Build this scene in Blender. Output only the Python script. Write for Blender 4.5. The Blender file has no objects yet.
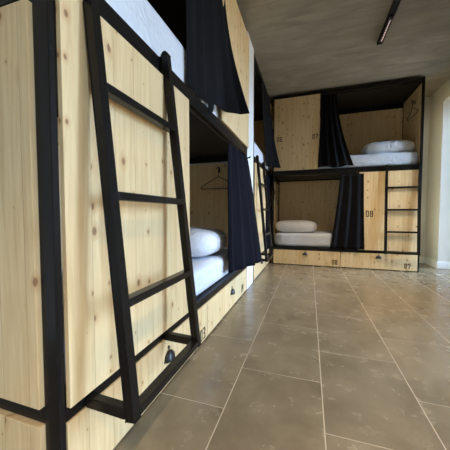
import bpy, bmesh, math, random
from mathutils import Vector, Matrix, noise
random.seed(7)
C = bpy.context.scene.collection
PI = math.pi

# ------------------------------------------------------------------ materials
class NT:
    def __init__(s, name):
        s.m = bpy.data.materials.new(name); s.m.use_nodes = True
        s.t = s.m.node_tree; s.n = s.t.nodes; s.n.clear()
        s.out = s.n.new('ShaderNodeOutputMaterial'); s.b = s.n.new('ShaderNodeBsdfPrincipled')
        s.t.links.new(s.b.outputs[0], s.out.inputs[0])
    def N(s, typ, ins=None, **kw):
        nd = s.n.new('ShaderNode' + typ)
        for k, v in kw.items(): setattr(nd, k, v)
        for k, v in (ins or {}).items(): s.set(nd.inputs[k], v)
        return nd
    def set(s, sock, v):
        if isinstance(v, bpy.types.NodeSocket): s.t.links.new(v, sock)
        else: sock.default_value = v
    def M(s, op, a, b=0.0, c=None):
        nd = s.N('Math', operation=op); s.set(nd.inputs[0], a); s.set(nd.inputs[1], b)
        if c is not None: s.set(nd.inputs[2], c)
        return nd.outputs[0]
    def mix(s, f, a, b, blend='MIX'):
        nd = s.N('Mix', data_type='RGBA', blend_type=blend); s.set(nd.inputs[0], f); s.set(nd.inputs[6], a); s.set(nd.inputs[7], b)
        return nd.outputs[2]
    def ramp(s, f, stops):
        nd = s.N('ValToRGB'); s.set(nd.inputs[0], f); cr = nd.color_ramp
        while len(cr.elements) < len(stops): cr.elements.new(.5)
        for e, (p, c) in zip(cr.elements, stops): e.position = p; e.color = c
        return nd.outputs[0]
    def noise(s, vec, scale, detail=3, rough=.5, dist=0):
        return s.N('TexNoise', {'Vector': vec, 'Scale': scale, 'Detail': detail, 'Roughness': rough, 'Distortion': dist}).outputs[0]
    def comb(s, x, y, z):
        nd = s.N('CombineXYZ'); s.set(nd.inputs[0], x); s.set(nd.inputs[1], y); s.set(nd.inputs[2], z); return nd.outputs[0]
    def obj(s): return s.N('TexCoord').outputs['Object']
    def xyz(s, v):
        nd = s.N('SeparateXYZ'); s.set(nd.inputs[0], v); return nd.outputs
    def bump(s, h, st, d=.002):
        nd = s.N('Bump', {'Height': h, 'Strength': st, 'Distance': d}); s.t.links.new(nd.outputs[0], s.b.inputs['Normal'])
    def base(s, c=None, rough=None, spec=None, metal=None):
        if c is not None: s.set(s.b.inputs['Base Color'], c)
        if rough is not None: s.set(s.b.inputs['Roughness'], rough)
        if spec is not None: s.set(s.b.inputs['Specular IOR Level'], spec)
        if metal is not None: s.set(s.b.inputs['Metallic'], metal)
G = lambda r, g, b: (r, g, b, 1)

def plain(name, col, rough=.6, spec=.5, var=0, scale=8):
    k = NT(name); v = k.obj()
    if var:
        n = k.noise(v, scale, 4)
        c = k.mix(n, G(*[x*(1-var) for x in col]), G(*[min(1, x*(1+var)) for x in col]))
    else: c = G(*col)
    k.base(c, rough, spec); return k

def pine():
    k = NT('pine'); s = k.xyz(k.obj()); rnd = k.N('ObjectInfo').outputs['Random']
    w = .105
    u = k.M('ADD', k.M('ADD', s[0], s[1]), k.M('MULTIPLY', rnd, .04)); z = s[2]
    p = k.M('DIVIDE', u, w); pid = k.M('FLOOR', p); fr = k.M('FRACT', p)
    wn = k.N('TexWhiteNoise', {'W': k.M('ADD', pid, k.M('MULTIPLY', rnd, 37.0))}, noise_dimensions='1D').outputs[0]
    off = k.M('MULTIPLY', wn, 13.0)
    gv = k.comb(k.M('ADD', u, off), off, k.M('MULTIPLY', z, .06))
    g1 = k.noise(gv, 46, 3, .55, .6)
    g2 = k.noise(k.comb(k.M('ADD', u, off), 3.0, k.M('MULTIPLY', z, .03)), 170, 2, .6)
    bl = k.noise(k.comb(k.M('ADD', u, off), off, k.M('MULTIPLY', z, .35)), 5, 2)
    c = k.ramp(g1, [(.30, G(.62, .42, .185)), (.52, G(.76, .565, .285)), (.72, G(.85, .675, .38))])
    c = k.mix(k.M('MULTIPLY', g2, .32), c, G(.54, .36, .17))
    c = k.mix(k.M('MULTIPLY', wn, .40), c, G(.80, .63, .37))
    c = k.mix(k.M('MULTIPLY', bl, .25), c, G(.66, .45, .25))
    # knots: one candidate in each cell, most of them dropped
    kv = k.comb(k.M('MULTIPLY', k.M('ADD', u, off), 13), k.M('ADD', k.M('MULTIPLY', z, 8.5), off), 0.0)
    vo = k.N('TexVoronoi', {'Vector': kv, 'Scale': 1.0, 'Randomness': .9}, voronoi_dimensions='2D')
    d = vo.outputs['Distance']; cc = k.N('SeparateColor'); k.t.links.new(vo.outputs['Color'], cc.inputs[0])
    size = k.M('MULTIPLY', k.M('POWER', cc.outputs[0], 3.0), .15)
    core = k.N('MapRange', {0: d, 1: k.M('MULTIPLY', size, .55), 2: size, 3: 1., 4: 0.}).outputs[0]
    halo = k.N('MapRange', {0: d, 1: size, 2: k.M('MULTIPLY', size, 2.6), 3: .45, 4: 0.}).outputs[0]
    c = k.mix(halo, c, G(.55, .30, .12)); c = k.mix(k.M('MULTIPLY', core, .85), c, G(.23, .105, .04))
    e = k.M('MINIMUM', fr, k.M('SUBTRACT', 1.0, fr))
    gr = k.N('MapRange', {0: e, 1: .004, 2: .022, 3: 1., 4: 0.}).outputs[0]
    c = k.mix(k.M('MULTIPLY', gr, .45), c, G(.40, .24, .11))
    k.base(c, .5, .35)
    k.bump(k.M('SUBTRACT', k.M('MULTIPLY', g2, .10), gr), .6, .0015)
    return k.m

def steel():
    k = NT('black_painted_steel'); n = k.noise(k.obj(), 30, 3)
    k.base(k.mix(n, G(.0085, .0075, .0065), G(.0105, .009, .008)), .26, .2)
    return k.m

def cloth(name, a, b, sheen=.3, rough=.8, sc=900):
    k = NT(name); v = k.obj(); n = k.noise(v, 6, 3)
    k.base(k.mix(n, G(*a), G(*b)), rough, .05)
    k.b.inputs['Sheen Weight'].default_value = sheen; k.b.inputs['Sheen Roughness'].default_value = .4
    k.bump(k.noise(v, sc, 2), .15, .0006); return k.m

def linen(name, col, rough, wr=.5, wscale=9, spec=.4):
    k = NT(name); v = k.obj()
    n = k.noise(v, wscale, 1, .4, 1.2); n2 = k.noise(v, wscale*2.3, 1, .4, 2.0)
    r = k.M('ABSOLUTE', k.M('SUBTRACT', n, .5)); r2 = k.M('ABSOLUTE', k.M('SUBTRACT', n2, .5))
    k.base(G(*col), rough, spec)
    k.bump(k.M('ADD', r, k.M('MULTIPLY', r2, .4)), wr, .05); return k.m

def floor_tiles():
    k = NT('floor_tiles'); s = k.xyz(k.obj()); x, y = s[0], s[1]
    TX, TY = .4065, .622
    cx = k.M('DIVIDE', k.M('ADD', x, .3385), TX); ci = k.M('FLOOR', cx); fx = k.M('FRACT', cx)
    odd = k.M('FLOORED_MODULO', ci, 2.0)
    sh = k.M('MULTIPLY', k.M('SUBTRACT', 1.0, odd), .5)
    cy = k.M('SUBTRACT', k.M('DIVIDE', k.M('SUBTRACT', y, 1.025), TY), sh); ri = k.M('FLOOR', cy); fy = k.M('FRACT', cy)
    ex = k.M('MULTIPLY', k.M('MINIMUM', fx, k.M('SUBTRACT', 1.0, fx)), TX)
    ey = k.M('MULTIPLY', k.M('MINIMUM', fy, k.M('SUBTRACT', 1.0, fy)), TY*1.5)
    e = k.M('MINIMUM', ex, ey)
    gr = k.N('MapRange', {0: e, 1: .0013, 2: .0026, 3: 1., 4: 0.}).outputs[0]
    wn = k.N('TexWhiteNoise', {'Vector': k.comb(ci, ri, 0.0)}, noise_dimensions='2D').outputs[0]
    v = k.comb(k.M('ADD', x, k.M('MULTIPLY', wn, 5.0)), k.M('ADD', y, k.M('MULTIPLY', wn, 9.0)), wn)
    n1 = k.noise(v, 5, 5, .6, .4); n2 = k.noise(v, 11, 3, .6, .1)
    c = k.ramp(n1, [(.28, G(.125, .100, .063)), (.50, G(.178, .144, .092)), (.72, G(.23, .188, .123))])
    sp = k.N('MapRange', {0: n2, 1: .45, 2: .85, 3: 0., 4: .20}).outputs[0]
    c = k.mix(sp, c, G(.33, .285, .20))
    c = k.mix(k.M('MULTIPLY', wn, .22), c, G(.13, .11, .076))
    c = k.mix(gr, c, G(.46, .395, .30))
    k.base(c, k.M('ADD', k.M('ADD', .15, k.M('MULTIPLY', n2, .20)), k.M('MULTIPLY', gr, .4)), .5)
    k.bump(k.M("MULTIPLY", gr, -1.0), .35, .001); return k.m

def concrete():
    k = NT('board_marked_concrete'); s = k.xyz(k.obj()); x, y = s[0], s[1]
    n0 = k.noise(k.comb(x, y, 0.0), 1.2, 3)
    p = k.M('DIVIDE', k.M('ADD', y, k.M('MULTIPLY', n0, .012)), .19); pid = k.M('FLOOR', p); fr = k.M('FRACT', p)
    wn = k.N('TexWhiteNoise', {'W': pid}, noise_dimensions='1D').outputs[0]
    n1 = k.noise(k.comb(k.M('MULTIPLY', x, .35), y, wn), 7, 5, .6, .5); n2 = k.noise(k.comb(k.M('MULTIPLY', x, .15), y, 1.0), 40, 3)
    c = k.ramp(n1, [(.3, G(.21, .188, .142)), (.5, G(.28, .25, .19)), (.72, G(.36, .325, .25))])
    c = k.mix(k.M('MULTIPLY', wn, .35), c, G(.235, .215, .17))
    c = k.mix(k.M('MULTIPLY', n2, .2), c, G(.20, .175, .13))
    e = k.M('MINIMUM', fr, k.M('SUBTRACT', 1.0, fr))
    gr = k.N('MapRange', {0: e, 1: .0, 2: .03, 3: .35, 4: 0.}).outputs[0]
    c = k.mix(gr, c, G(.13, .12, .095))
    k.base(c, .8, .3); k.bump(k.M('ADD', n1, k.M('MULTIPLY', n2, .4)), .3, .004); return k.m

def plaster(name, a, b):
    k = NT(name); v = k.obj(); n = k.noise(v, 3, 4)
    k.base(k.mix(n, G(*a), G(*b)), .75, .3); k.bump(k.noise(v, 160, 3), .12, .001); return k.m

def emit(name, col, st):
    k = NT(name); k.base(G(*col), .5); k.b.inputs['Emission Color'].default_value = G(*col); k.b.inputs['Emission Strength'].default_value = st; return k.m

def glass():
    k = NT('window_glass'); tr = k.N('BsdfTransparent'); gl = k.N('BsdfGlossy', {'Roughness': .02}); fz = k.N('Fresnel', {'IOR': 1.45})
    mx = k.N('MixShader'); k.t.links.new(fz.outputs[0], mx.inputs[0]); k.t.links.new(tr.outputs[0], mx.inputs[1]); k.t.links.new(gl.outputs[0], mx.inputs[2])
    k.t.links.new(mx.outputs[0], k.out.inputs[0]); return k.m

PINE, STEEL, FLOOR, CONC = pine(), steel(), floor_tiles(), concrete()
BOARD = plain('black_board', (.014, .013, .012), .55, .4, .15, 20).m
INK = plain('black_ink', (.012, .010, .009), .6, .3).m
PLASTIC = plain('black_plastic', (.012, .012, .013), .32, .5).m
NAVY = cloth('navy_curtain_cloth', (.0044, .0046, .0078), (.0062, .0064, .0108), .02, .85)
CHAR = cloth('charcoal_curtain_cloth', (.0085, .0085, .0095), (.012, .012, .0135), .02, .85)
SATIN = cloth('black_satin_cloth', (.005, .005, .0055), (.007, .007, .0075), .0, .5)
SHEET = linen('white_sheet', (.64, .68, .76), .7, .5, 3.2)
DUVET = linen('white_glossy_cover', (.78, .82, .87), .33, .7, 4.5)
PILLOW = linen('white_pillow_cotton', (.72, .73, .76), .8, .35, 8)
WALLM = plaster('cream_plaster', (.47, .45, .40), (.52, .50, .445))
WHITE = plaster('white_plaster', (.74, .75, .76), (.79, .80, .81))
SKIRT = plain('white_skirting_paint', (.70, .70, .68), .45).m
FRAME = plain('grey_window_paint', (.30, .31, .32), .4).m
LED = emit('led_lens', (1.0, .72, .64), .95)

# ------------------------------------------------------------------ geometry helpers
class MB:
    def __init__(s): s.bm = bmesh.new()
    def _add(s, fn, bev=0, seg=2):
        t = bmesh.new(); fn(t)
        if bev > 0: bmesh.ops.bevel(t, geom=list(t.edges), offset=bev, segments=seg, affect='EDGES', profile=.5)
        bmesh.ops.recalc_face_normals(t, faces=t.faces)
        me = bpy.data.meshes.new('t'); t.to_mesh(me); t.free(); s.bm.from_mesh(me); bpy.data.meshes.remove(me); return s
    def box(s, x0, x1, y0, y1, z0, z1, bev=0, mat=None):
        def f(t):
            bmesh.ops.create_cube(t, size=1)
            for v in t.verts:
                v.co = Vector(((x0+x1)/2+v.co.x*(x1-x0), (y0+y1)/2+v.co.y*(y1-y0), (z0+z1)/2+v.co.z*(z1-z0)))
        return s._add(f, bev)
    def bar(s, a, b, wx, wy, up=(0, 0, 1), bev=.002):
        a, b = Vector(a), Vector(b); d = (b-a); L = d.length; d.normalize()
        side = d.cross(Vector(up)); side.normalize(); u2 = side.cross(d)
        def f(t):
            bmesh.ops.create_cube(t, size=1)
            for v in t.verts: v.co = a + d*(v.co.z+.5)*L + side*v.co.x*wx + u2*v.co.y*wy
        return s._add(f, bev)
    def tube(s, pts, r, n=8, closed=False):
        P = [Vector(p) for p in pts]
        def f(t):
            rings = []; prev = None
            for i, p in enumerate(P):
                if closed: d = P[(i+1) % len(P)]-P[i-1]
                else: d = P[min(i+1, len(P)-1)]-P[max(i-1, 0)]
                d.normalize()
                if prev is None: prev = d.orthogonal().normalized()
                prev = (prev-d*prev.dot(d)).normalized(); q = d.cross(prev)
                rings.append([t.verts.new(p+(prev*math.cos(2*PI*j/n)+q*math.sin(2*PI*j/n))*r) for j in range(n)])
            m = len(rings)
            for i in range(m if closed else m-1):
                A, B = rings[i], rings[(i+1) % m]
                for j in range(n): t.faces.new((A[j], A[(j+1) % n], B[(j+1) % n], B[j]))
            if not closed: t.faces.new(rings[0]); t.faces.new(rings[-1])
        return s._add(f)
    def build(s, name, mat, parent=None, smooth=False):
        me = bpy.data.meshes.new(name); s.bm.to_mesh(me); s.bm.free()
        me.materials.append(mat); o = bpy.data.objects.new(name, me); C.objects.link(o)
        if smooth:
            for p in me.polygons: p.use_smooth = True
        if parent: o.parent = parent
        return o

def thing(name, label, cat, loc=(0, 0, 0), rz=0, group=None):
    o = bpy.data.objects.new(name, None); C.objects.link(o); o.empty_display_size = .1
    o.location = loc; o.rotation_euler = (0, 0, rz); o['label'] = label; o['category'] = cat
    if group: o['group'] = group
    return o
def tag(o, label, cat, group=None):
    o['label'] = label; o['category'] = cat
    if group: o['group'] = group
    return o
def struct(name, mb, mat, label=None):
    o = mb.build(name, mat); o['kind'] = 'structure'
    if label: o['label'] = label
    return o

# ------------------------------------------------------------------ lettering (stencil numerals)
SEG = {'0': [(0, 0, 1, 0), (1, 0, 1, 2), (1, 2, 0, 2), (0, 2, 0, 0)],
       '3': [(0, 0, 1, 0), (1, 0, 1, 2), (1, 2, 0, 2), (.25, 1, 1, 1)],
       '4': [(0, 2, 0, .85), (0, .85, 1, .85), (1, 0, 1, 2)],
       '5': [(0, 0, 1, 0), (1, 0, 1, 1.08), (1, 1.08, 0, 1.08), (0, 1.08, 0, 2), (0, 2, 1, 2)],
       '6': [(0, 0, 1, 0), (1, 0, 1, 1.08), (1, 1.08, 0, 1.08), (0, 0, 0, 2), (0, 2, 1, 2)],
       '7': [(0, 1.6, 0, 2), (0, 2, 1, 2), (1, 2, 1, 1.3), (1, 1.3, .5, .75), (.5, .75, .5, 0)],
       '8': [(0, 0, 1, 0), (1, 0, 1, 2), (1, 2, 0, 2), (0, 2, 0, 0), (0, 1, 1, 1)]}
def number(txt, x, y, z, h, parent):
    """numerals centred on (x, z) on the plane y, reading from the front (-y)"""
    mb = MB(); w = h*.36; t = h*.15; gap = h*.34; W = len(txt)*w+(len(txt)-1)*gap
    for i, ch in enumerate(txt):
        x0 = x-W/2+i*(w+gap)
        for a, b, c, d in SEG[ch]:
            p = Vector((x0+a*w, y, z-h/2+b*h/2)); q = Vector((x0+c*w, y, z-h/2+d*h/2)); dd = (q-p).normalized()*t*.45
            mb.bar(p-dd, q+dd, .0012, t, up=(dd.z, 0, -dd.x) if dd.length else (0, 0, 1), bev=0)
    return mb.build('number', INK, parent)

# ------------------------------------------------------------------ bunk bed (front plane y=0 facing -y, x along its length)
def bunk(loc, rz, L, D, low, upp, split, hooks, numbers, label, post=.021):
    t = thing('bunk_bed', label, 'bunk bed', loc, rz, 'black steel and pine bunk beds')
    H = 2.743; pd = .054
    for x0, x1 in ((0, post), (L-post, L)):
        MB().box(x0, x1, 0, pd, 0, H, .002).build('post', STEEL, t)
        MB().box(x0, x1, D-pd, D, 0, H, .002).build('post', STEEL, t)
    for z0, z1 in ((.247, .291), (1.46, 1.541), (2.695, H)):
        MB().box(post+.001, L-post-.001, .001, .046, z0, z1, .002).build('beam', STEEL, t)
        MB().box(post+.001, L-post-.001, D-.046, D-.001, 2.63 if z0 > 2 else z0, z1, .002).build('beam', STEEL, t)
        for x0, x1 in ((.001, post+.012), (L-post-.012, L-.001)):
            MB().box(x0, x1, pd+.001, D-pd-.001, z0 if z0 < 1 or z0 > 2 else 1.415, z1, .002).build('beam', STEEL, t)
    MB().box(post+.014, L-post-.014, .048, D-.048, .262, .287).build('bed_base', BOARD, t)
    MB().box(post+.014, L-post-.014, .048, D-.048, 1.475, 1.535).build('bed_base', BOARD, t)
    MB().box(post+.014, L-post-.014, .048, D-.048, 2.70, 2.738).build('roof_board', BOARD, t)
    for z0, z1 in ((.012, .244), (.296, 1.396), (1.545, 2.69)):
        MB().box(-.013, .006, pd+.003, D-pd-.003, z0, z1, .0015).build('end_panel', PINE, t)
        MB().box(L-.020, L-.002, pd+.003, D-pd-.003, z0, z1, .0015).build('end_panel', PINE, t)
    for z0, z1 in ((.296, 1.456), (1.545, 2.625)):
        MB().box(post+.004, L-post-.004, D-.040, D-.030, z0, z1).build('back_panel', PINE, t)
    # front panels, proud of the frame
    for (x0, x1), z0, z1, nums in ((low, .2925, 1.459, numbers.get('low', ())), (upp, 1.5425, 2.6935, numbers.get('upp', ()))):
        p = MB().box(x0, x1, -.016, -.0005, z0, z1, .0012).build('front_panel', PINE, t)
        for txt, nx, nz in nums: number(txt, nx, -.0168, nz, .078 if nz < 1 else .066, p)
    # drawers
    for i, (x0, x1) in enumerate(((post+.003, split-.0035), (split+.0035, L-post-.003))):
        d = MB().box(x0, x1, -.002, .016, .012, .244, .001).build('drawer', PINE, t)
        MB().box(x0+.02, x1-.02, .018, D*.7, .03, .20).build('drawer_box', BOARD, d)
        cx, cz = numbers['cups'][i]
        mb = MB()
        def shell(b, r=1.0):
            rings = []
            for a in range(7):
                th = a/6*PI/2; ring = []
                for q in range(13):
                    ph = q/12*PI
                    ring.append(b.verts.new((cx+math.cos(ph)*.040*math.cos(th), -.003-.028*math.sin(th)**.8*max(.06, 1)*1.0, cz-.018+math.sin(ph)*.046*math.cos(th)*1.0)))
                rings.append(ring)
            for A, B in zip(rings, rings[1:]):
                for q in range(12): b.faces.new((A[q], A[q+1], B[q+1], B[q]))
        mb._add(shell); bmesh.ops.remove_doubles(mb.bm, verts=mb.bm.verts, dist=.0004)
        mb.box(cx-.042, cx+.042, -.0045, -.0022, cz-.022, cz-.014)
        h = mb.build('cup_handle', PLASTIC, d, True)
        so = h.modifiers.new('thick', 'SOLIDIFY'); so.thickness = .002
        MB().tube([(cx, -.0025, cz+.040), (cx, -.008, cz+.040)], .008, 12).build('lock', PLASTIC, d)
        for txt, nx, nz in numbers['drw'][i:i+1]: number(txt, nx, -.003, nz, .064, d)
    # curtain rods
    for z, (r0, r1) in ((1.432, (low[1] if low[0] < .3 else post, L-post if low[0] < .3 else low[0])), (2.672, (post if low[0] < .3 else upp[1], upp[0] if low[0] < .3 else L-post))):
        mb = MB().tube([(r0, .012, z), (r1, .012, z)], .007, 10)
        if z < 2: mb.tube([(r1-.012, .012, z), (r1-.012, -.034, z+.004), (r1-.012, -.042, z+.016)], .008, 10)
        mb.build('curtain_rod', STEEL, t)
    for hx, hy, hz, s in hooks:   # coat hook on an end panel; s = direction it sticks out along x
        mb = MB(); mb.box(min(hx, hx+s*.005), max(hx, hx+s*.005), hy-.012, hy+.012, hz-.02, hz+.028, .0015)
        mb.tube([(hx+s*.004, hy, hz+.012), (hx+s*.03, hy, hz+.022), (hx+s*.045, hy, hz+.038)], .006)
        mb.tube([(hx+s*.004, hy, hz-.008), (hx+s*.022, hy, hz-.016), (hx+s*.034, hy, hz-.008), (hx+s*.036, hy, hz+.008)], .005)
        mb.build('coat_hook', PLASTIC, t, True)
    return t

def ladder(loc, rz, x0, x1, b0, b1, label, rungs, zb, brk, zt=1.552):
    """rails at local x0, x1; b0 = stand-off at the foot, b1 at the top (negative y = out into the room)"""
    t = thing('bunk_ladder', label, 'ladder', loc, rz, 'black steel bunk ladders')
    yy = lambda z: b0+(b1-b0)*(z-zb)/(zt-zb)
    for x in (x0, x1):
        xt = x+.012 if x == x0 and brk else x
        mb = MB(); mb.bar((x, yy(zb-.016), zb-.016), (xt, yy(zt), zt), .026, .031, up=(0, 1, 0), bev=.003)
        # rounded hook over the beam
        mb.tube([(xt-.0128, yy(zt), zt), (xt+.0128, yy(zt), zt)], .0152, 14)
        mb.box(xt-.012, xt+.012, yy(zt)+.004, .022, 1.5418, 1.5475, .001)
        mb.build('rail', STEEL, t)
    for z in rungs:
        k = .012*(z-zb)/(zt-zb) if brk else 0
        MB().bar((x0+k+.0135, yy(z), z), (x1-.0145, yy(z), z), .036, .026, up=(0, 0, 1), bev=.003).build('rung', STEEL, t)
    if brk:
        for x in (x0, x1):
            MB().bar((x, -.002, .262), (x, yy(zb)+.018, zb+.002), .028, .034, up=(0, 0, 1), bev=.003).build('bracket', STEEL, t)
    return t

def curtain(name, label, top, bot, mat, nf, a0, a1, zt, zb, dip=None, loc=None, nu=90, nv=28, ease=1.3, seed=0):
    """hanging cloth between the plan polylines top and bot (world xy), with nf folds"""
    rnd = random.Random(seed)
    def along(pl, s):
        Ls = [(Vector(pl[i+1])-Vector(pl[i])).length for i in range(len(pl)-1)]; T = sum(Ls)*s
        for i, l in enumerate(Ls):
            if T <= l or i == len(Ls)-1:
                a, b = Vector(pl[i]), Vector(pl[i+1]); return a+(b-a)*min(1, T/l)
            T -= l
    ph = [rnd.uniform(-.5, .5) for _ in range(nf+2)]; am = [rnd.uniform(.55, 1.15) for _ in range(nf+2)]
    nrm = Vector((top[-1][1]-top[0][1], -(top[-1][0]-top[0][0]))).normalized()   # towards the room
    bm = bmesh.new(); V = []
    for j in range(nv+1):
        v = j/nv; e = v**ease; row = []
        for i in range(nu+1):
            u = i/nu; p = along(top, u).lerp(along(bot, u), e)
            k = u*nf; q = int(min(k, nf-1)); f = k-q
            A = am[q]*(1-f)+am[q+1]*f
            w = math.sin(2*PI*(k+ph[q]*.25*math.sin(PI*f)))*A
            amp = a0+(a1-a0)*v
            fine = noise.noise(Vector((u*nf*1.7, v*2.2, seed*3.1)))*amp*.5
            p = p+nrm*(w*amp+fine)
            zbv = zb(u) if callable(zb) else zb
            row.append(bm.verts.new((p.x, p.y, zt+(zbv-zt)*v)))
        V.append(row)
    for j in range(nv):
        for i in range(nu): bm.faces.new((V[j][i], V[j][i+1], V[j+1][i+1], V[j+1][i]))
    c = Vector((sum(p[0] for p in top)/len(top), sum(p[1] for p in top)/len(top), zt))
    for vv in bm.verts: vv.co -= c
    me = bpy.data.meshes.new(name); bm.to_mesh(me); bm.free(); me.materials.append(mat)
    for p in me.polygons: p.use_smooth = True
    o = bpy.data.objects.new(name, me); C.objects.link(o); o.location = c
    so = o.modifiers.new('thick', 'SOLIDIFY'); so.thickness = .004; so.offset = 0
    tag(o, label, 'curtain', 'dark bunk curtains'); return o

def soft_box(name, label, cat, c, dims, mat, rz=0, r=.05, lump=.006, seed=0, n=(44, 22, 7), sag=0, group=None, rough_seams=True):
    """mattress-like block with rounded edges and slight lumps; c = centre of its underside"""
    lx, ly, lz = dims; bm = bmesh.new()
    bmesh.ops.create_cube(bm, size=2); bmesh.ops.subdivide_edges(bm, edges=list(bm.edges), cuts=14, use_grid_fill=True)
    for v in bm.verts:
        p = v.co.copy()
        q = Vector((p.x*lx/2, p.y*ly/2, p.z*lz/2))
        inner = Vector((max(-lx/2+r, min(lx/2-r, q.x)), max(-ly/2+r, min(ly/2-r, q.y)), max(-lz/2+r, min(lz/2-r, q.z))))
        d = q-inner
        if d.length > 1e-6: q = inner+d.normalized()*min(r, max(abs(d.x), abs(d.y), abs(d.z)))
        if p.z > -.5:
            k = noise.noise(Vector((q.x*4+seed, q.y*4, q.z*5)))+.5*noise.noise(Vector((q.x*11+seed, q.y*11, q.z*9)))
            q += Vector((q.x/lx, q.y/ly, q.z/lz))*k*lump*2
        q.z += lz/2
        v.co = q
    me = bpy.data.meshes.new(name); bm.to_mesh(me); bm.free(); me.materials.append(mat)
    for p in me.polygons: p.use_smooth = True
    o = bpy.data.objects.new(name, me); C.objects.link(o); o.location = c; o.rotation_euler = (0, 0, rz)
    tag(o, label, cat, group); return o

def pillow(name, label, c, dims, mat, rz=0, seed=0, wr=.012, ex=2.6, group='white pillows', tilt=0):
    lx, ly, lz = dims; bm = bmesh.new(); bmesh.ops.create_uvsphere(bm, u_segments=64, v_segments=40, radius=1)
    sg = lambda a, e: math.copysign(abs(a)**e, a)
    for v in bm.verts:
        p = v.co.normalized()
        x, y, z = sg(p.x, .55), sg(p.y, .6), sg(p.z, .75)
        # creases running in from the ends
        k = noise.noise(Vector((x*1.6+seed, y*5.0, z*1.5)))+.6*noise.noise(Vector((x*5+seed, y*9, z*3)))
        kk = 1+wr*4*k
        q = Vector((x*lx/2, y*ly/2, z*lz/2*kk))
        q.z = max(q.z, -lz/2*.93)+lz/2*.93
        v.co = q
    me = bpy.data.meshes.new(name); bm.to_mesh(me); bm.free(); me.materials.append(mat)
    for p in me.polygons: p.use_smooth = True
    o = bpy.data.objects.new(name, me); C.objects.link(o); o.location = c; o.rotation_euler = (tilt, 0, rz)
    tag(o, label, 'pillow', group); return o

def hanger(loc, rz, label):
    """wire hanger in its local xz plane, hook tip at the origin"""
    t = thing('clothes_hanger', label, 'hanger', loc, rz, 'black clothes hangers')
    hook = [(.020*math.cos(a), 0, -.022+.020*math.sin(a)) for a in [PI*1.0-i*PI*1.25/12 for i in range(13)]]
    hook += [(.004, 0, -.052), (0, 0, -.075), (0, 0, -.105)]
    MB().tube(hook, .0036).build('hook', STEEL, t, True)
    pts = [(0, 0, -.105), (.05, 0, -.128), (.185, 0, -.20), (.205, 0, -.214), (.208, 0, -.228), (.198, 0, -.236), (-.198, 0, -.236), (-.208, 0, -.228), (-.205, 0, -.214), (-.185, 0, -.20), (-.05, 0, -.128)]
    MB().tube(pts, .0048, 8, True).build('shoulder_bar', PLASTIC, t, True)
    return t

# ------------------------------------------------------------------ room shell
XR, XL, YB, YF, HC = 1.885, -1.62, 5.215, -2.6, 2.775
NX, NZ = 2.30, 2.515                                   # depth and head of the window niches in the right wall
NICHES = ((3.30, 4.755, 4.19, .52), (1.05, 2.02, 1.58, .42), (-2.35, -0.95, -1.65, .56))       # y from, y to, centre and half width of the window at the back
struct('floor', MB().box(XL-.2, NX+.3, YF-.3, YB+.2, -.12, 0), FLOOR)
struct('ceiling', MB().box(XL-.2, NX+.3, YF-.3, YB+.2, HC, HC+.2), CONC)
struct('wall_left', MB().box(XL-.2, XL, YF-.2, YB+.2, 0, HC), WALLM)
struct('wall_back', MB().box(XL, NX+.3, YB, YB+.2, 0, HC), WALLM)
struct('wall_front', MB().box(XL, NX+.3, YF-.2, YF, 0, HC), WALLM)
mb = MB(); bb = MB(); y = YF
for y0, y1, m, h in sorted(NICHES):
    mb.box(XR, NX+.3, y, y0, 0, HC); mb.box(XR, NX+.3, y0, y1, NZ, HC)
    mb.box(NX, NX+.3, y0, m-h, 0, NZ); mb.box(NX, NX+.3, m+h, y1, 0, NZ)
    bb.box(XR-.014, XR, y+.014, y0, 0, .11, .002); bb.box(XR, NX-.002, y0, y0+.014, 0, .11, .002); bb.box(XR, NX-.002, y1-.014, y1, 0, .11, .002)
    y = y1
mb.box(XR, NX+.3, y, YB, 0, HC); bb.box(XR-.014, XR, y-.014, YB-.014, 0, .11, .002)
struct('wall_right', mb, WALLM); struct('baseboard_right', bb, SKIRT)
struct('baseboard_back', MB().box(1.53, XR-.014, YB-.014, YB, 0, .11, .002), SKIRT)
struct('trim_1', MB().box(XL, -.648, 2.762, 3.088, 0, HC), WHITE)     # white pier between the two beds on the left
GLASS = glass()
def window(n, loc, rz, hw):
    w = bpy.data.objects.new('window_%d' % n, None); C.objects.link(w); w['kind'] = 'structure'; w.location = loc; w.rotation_euler = (0, 0, rz)
    mb = MB()
    for y0, y1 in ((-hw, -hw+.05), (hw-.05, hw)): mb.box(0, .06, y0, y1, 0, NZ, .003)
    for z0, z1 in ((0, .08), (NZ-.06, NZ)): mb.box(.002, .058, -hw, hw, z0, z1, .003)
    mb.build('window_frame', FRAME, w)
    MB().box(.027, .033, -hw+.05, hw-.05, .08, NZ-.06).build('pane', GLASS, w)
    pl = bpy.data.lights.new('window_portal', 'AREA'); pl.shape = 'RECTANGLE'; pl.size = NZ; pl.size_y = 2*hw; pl.cycles.is_portal = True
    po = bpy.data.objects.new('window_portal', pl); C.objects.link(po); po.parent = w; po.location = (.08, 0, NZ/2); po.rotation_euler = (0, PI/2, 0)
for n, (y0, y1, m, h) in enumerate(NICHES): window(n+1, (NX, m, 0), 0, h)

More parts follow.
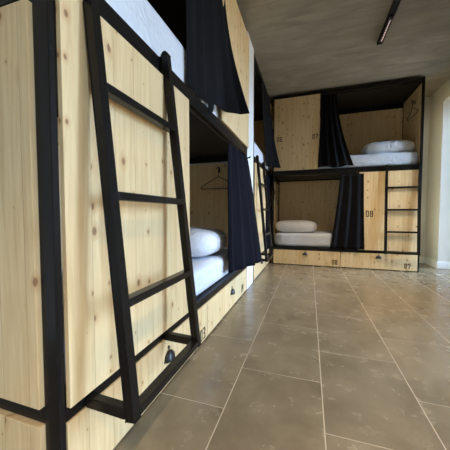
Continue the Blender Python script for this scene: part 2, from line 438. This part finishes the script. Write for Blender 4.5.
# ------------------------------------------------------------------ the three bunk beds
XF, YF1 = -.646, .511
L1 = 2.244; L2 = 2.10
unit_nums = {'cups': [(.575, .15), (1.66, .15)], 'drw': [('03', 1.00, .062), ('04', 2.04, .075)]}
bunk((XF, YF1, 0), PI/2, L1, .93, (.0225, .792), (1.36, L1+.004), 1.08,
     [(L1-.0205, .312, 1.315, -1)], unit_nums, 'nearest bunk bed on the left, its end panel and black corner post closest to us')
U2 = 3.098
bunk((XF, U2, 0), PI/2, L2, .93, (.0225, .815), (1.33, L2-.003), 1.05, [],
     {'cups': [(.55, .15), (1.55, .15)], 'drw': [('05', .95, .075), ('06', 1.93, .075)]},
     'second bunk bed on the left, beyond the white pier and mostly hidden by its curtains')
FX, FY, LF, DF = -.585, 4.35, 2.092, .855
bunk((FX, FY, 0), 0, LF, DF, (1.29, LF-.0225), (.0225, .722), 1.053, [(LF-.0205, .285, 2.50, -1), (.0065, .20, 1.20, 1)],
     {'cups': [(.53, .19), (1.575, .19)], 'drw': [('08', .972, .080), ('07', 1.945, .080)],
      'low': [('08', 1.437, .838)], 'upp': [('06', .107, 2.045), ('07', .655, 2.05)]},
     'bunk bed across the far end of the room, numbered drawers under it')

RG = (.256, .575, .893, 1.215)
ladder((XF, YF1, 0), PI/2, .100, .546, -.163, -.020, 'large black ladder in the foreground leaning on the nearest bunk bed', RG, .256, True)
ladder((XF, U2, 0), PI/2, .112, .567, -.147, -.020, 'black ladder on the second bunk on the left, seen edge-on beyond the blue curtain', RG, .256, True)
ladder((FX, FY, 0), 0, 1.645, 2.052, -.075, -.024, 'black ladder on the far bunk bed in front of the bare pine panel', (.272, .575, .895, 1.215), .272, False, 1.530)

# ------------------------------------------------------------------ bedding
BG = 'white bunk mattresses'
soft_box('mattress', 'white mattress on the upper deck of the nearest bunk, above the big ladder', 'mattress', (XF-.455, YF1+1.12, 1.5425), (.86, 2.12, .235), DUVET, 0, .035, .009, 1, group=BG)
soft_box('mattress', 'white sheeted mattress on the lower deck of the nearest bunk beside the blue curtain', 'mattress', (XF-.455, YF1+1.12, .2925), (.86, 2.12, .192), SHEET, 0, .05, .006, 2, group=BG)
soft_box('mattress', 'mattress on the upper deck of the second left bunk, small bright patch by its curtain', 'mattress', (XF-.455, U2+1.05, 1.5425), (.86, 1.98, .22), SHEET, 0, .035, .006, 3, group=BG)
soft_box('mattress', 'white mattress on the upper deck of the far bunk bed', 'mattress', (FX+LF/2, FY+.43, 1.5425), (2.03, .75, .205), DUVET, 0, .05, .010, 4, group=BG)
soft_box('mattress', 'white mattress on the lower deck of the far bunk bed', 'mattress', (FX+LF/2, FY+.43, .2925), (2.03, .75, .225), SHEET, 0, .05, .006, 5, group=BG)
pillow('pillow', 'plump bluish white pillow under the hanger in the nearest lower bunk', (-1.06, 2.06, .490), (.72, .72, .235), PILLOW, 0, 1, .02)
pillow('pillow', 'smooth rounded white pillow in the far lower bunk', (-.225, FY+.35, .516), (.70, .46, .215), PILLOW, 0, 4, .006)
pillow('pillow', 'shiny wrinkled white pillow on the far upper bunk under the hanger', (1.14, FY+.34, 1.747), (.70, .48, .21), DUVET, 0, 8, .022)

# ------------------------------------------------------------------ curtains
def z1(u):
    k = min(1, max(0, (u-.15)/.45)); return 1.546+.045*k*k*(3-2*k)-(.055 if .42 < u < .50 else 0)
curtain('curtain', 'charcoal curtain gathered on the upper deck of the nearest bunk', [(-.645, 1.30), (-.64, 1.93)], [(-.655, 1.325), (-.648, 1.60), (-.595, 1.86), (-.50, 1.93), (-.435, 1.93)], CHAR, 4, .005, .008, 2.66, z1, seed=1, ease=1.8)
curtain('curtain', 'navy blue curtain gathered on the lower deck of the nearest bunk', [(-.636, 2.03), (-.625, 2.66)], [(-.625, 2.00), (-.575, 2.12), (-.50, 2.36), (-.46, 2.66)], NAVY, 4, .008, .017, 1.425, .355, seed=2, ease=.9)
curtain('curtain', 'dark curtain on the upper deck of the second left bunk, flaring towards the far bunk', [(-.636, 3.56), (-.622, 4.24)], [(-.63, 3.98), (-.56, 4.14), (-.445, 4.235)], CHAR, 4, .008, .015, 2.66, 1.57, seed=3, ease=1.5)
curtain('curtain', 'dark curtain on the lower deck of the second left bunk behind its ladder', [(-.636, 3.93), (-.625, 4.28)], [(-.625, 3.96), (-.605, 4.28)], NAVY, 4, .012, .022, 1.425, .31, seed=4)
curtain('curtain', 'black satin curtain on the upper deck of the far bunk beside the numbered panel', [(.15, 4.325), (.37, 4.325)], [(.115, 4.315), (.40, 4.30), (.625, 4.315)], SATIN, 4, .009, .020, 2.665, lambda u: 1.555+.012*math.sin(u*9), seed=5, ease=1.6)
curtain('curtain', 'black satin curtain on the lower deck of the far bunk left of the numbered panel', [(.44, 4.325), (.765, 4.325)], [(.315, 4.315), (.795, 4.315)], SATIN, 3, .008, .018, 1.44, .298, seed=6)

# ------------------------------------------------------------------ hangers
hanger((-.958, YF1+L1-.052, 1.352), 0, 'black hanger inside the nearest lower bunk beside the blue curtain')
hanger((FX+LF-.052, FY+.285, 2.535), PI/2, 'hanger on the side wall of the far upper bunk')
hanger((FX+.040, FY+.20, 1.235), PI/2, 'hanger on the left side wall of the far lower bunk')

# ------------------------------------------------------------------ ceiling track light
TX = .725
t = thing('track_light', 'long black track light on the concrete ceiling with a lit strip', 'light', (TX, 1.2, HC))
mb = MB(); mb.box(-.028, .028, -2.9, 2.185, -.036, -.0005, .002); mb.build('track', STEEL, t)
def lamp(y, e):
    MB().box(-.017, .017, y-.19, y+.19, -.052, -.0365, .002).build('lamp_body', PLASTIC, t)
    mb = MB()
    for i in range(12): mb.box(-.006, .006, y-.15+i*.0275, y-.16+i*.0275+.019, -.0545, -.0525, .001)
    mb.build('led_lens', LED, t)
    l = bpy.data.lights.new('track_lamp', 'AREA'); l.shape = 'RECTANGLE'; l.size = .03; l.size_y = .33; l.energy = e; l.color = (1, .80, .58); l.spread = 1.75
    o = bpy.data.objects.new('track_lamp', l); C.objects.link(o); o.location = (TX, 1.2+y, HC-.058)
LAMPS = (55, 9, 6, 26)
for y, e in zip((-2.2, -.6, .85, 1.93), LAMPS): lamp(y, e)

# ------------------------------------------------------------------ daylight and camera
W = bpy.data.worlds.new('sky'); bpy.context.scene.world = W; W.use_nodes = True
wt = W.node_tree; bg = wt.nodes['Background']
tc = wt.nodes.new('ShaderNodeTexCoord'); sp = wt.nodes.new('ShaderNodeSeparateXYZ'); rp = wt.nodes.new('ShaderNodeValToRGB')
wt.links.new(tc.outputs['Generated'], sp.inputs[0]); wt.links.new(sp.outputs[2], rp.inputs[0]); wt.links.new(rp.outputs[0], bg.inputs[0])
mp = wt.nodes.new('ShaderNodeMapRange'); mp.inputs[1].default_value = -1; wt.links.new(sp.outputs[2], mp.inputs[0]); wt.links.new(mp.outputs[0], rp.inputs[0])
cr = rp.color_ramp; cr.elements[0].position = .46; cr.elements[0].color = G(.22, .22, .21); cr.elements[1].position = .52; cr.elements[1].color = G(.47, .69, 1.0)
bg.inputs[1].default_value = 31

cam = bpy.data.cameras.new('camera'); co = bpy.data.objects.new('camera', cam); C.objects.link(co)
cam.sensor_width = 36; cam.lens = 258.37/450*36; cam.clip_start = .02
co.location = (0, 0, .84); co.rotation_euler = (math.radians(90-2.515), 0, math.radians(18.05))
sc = bpy.context.scene; sc.camera = co
sc.view_settings.view_transform = 'Standard'; sc.view_settings.look = 'None'; sc.view_settings.gamma = 1; sc.view_settings.use_curve_mapping = False
sc.view_settings.exposure = 0
sc.cycles.use_denoising = True; sc.cycles.max_bounces = 8; sc.cycles.diffuse_bounces = 5; sc.cycles.sample_clamp_indirect = 6
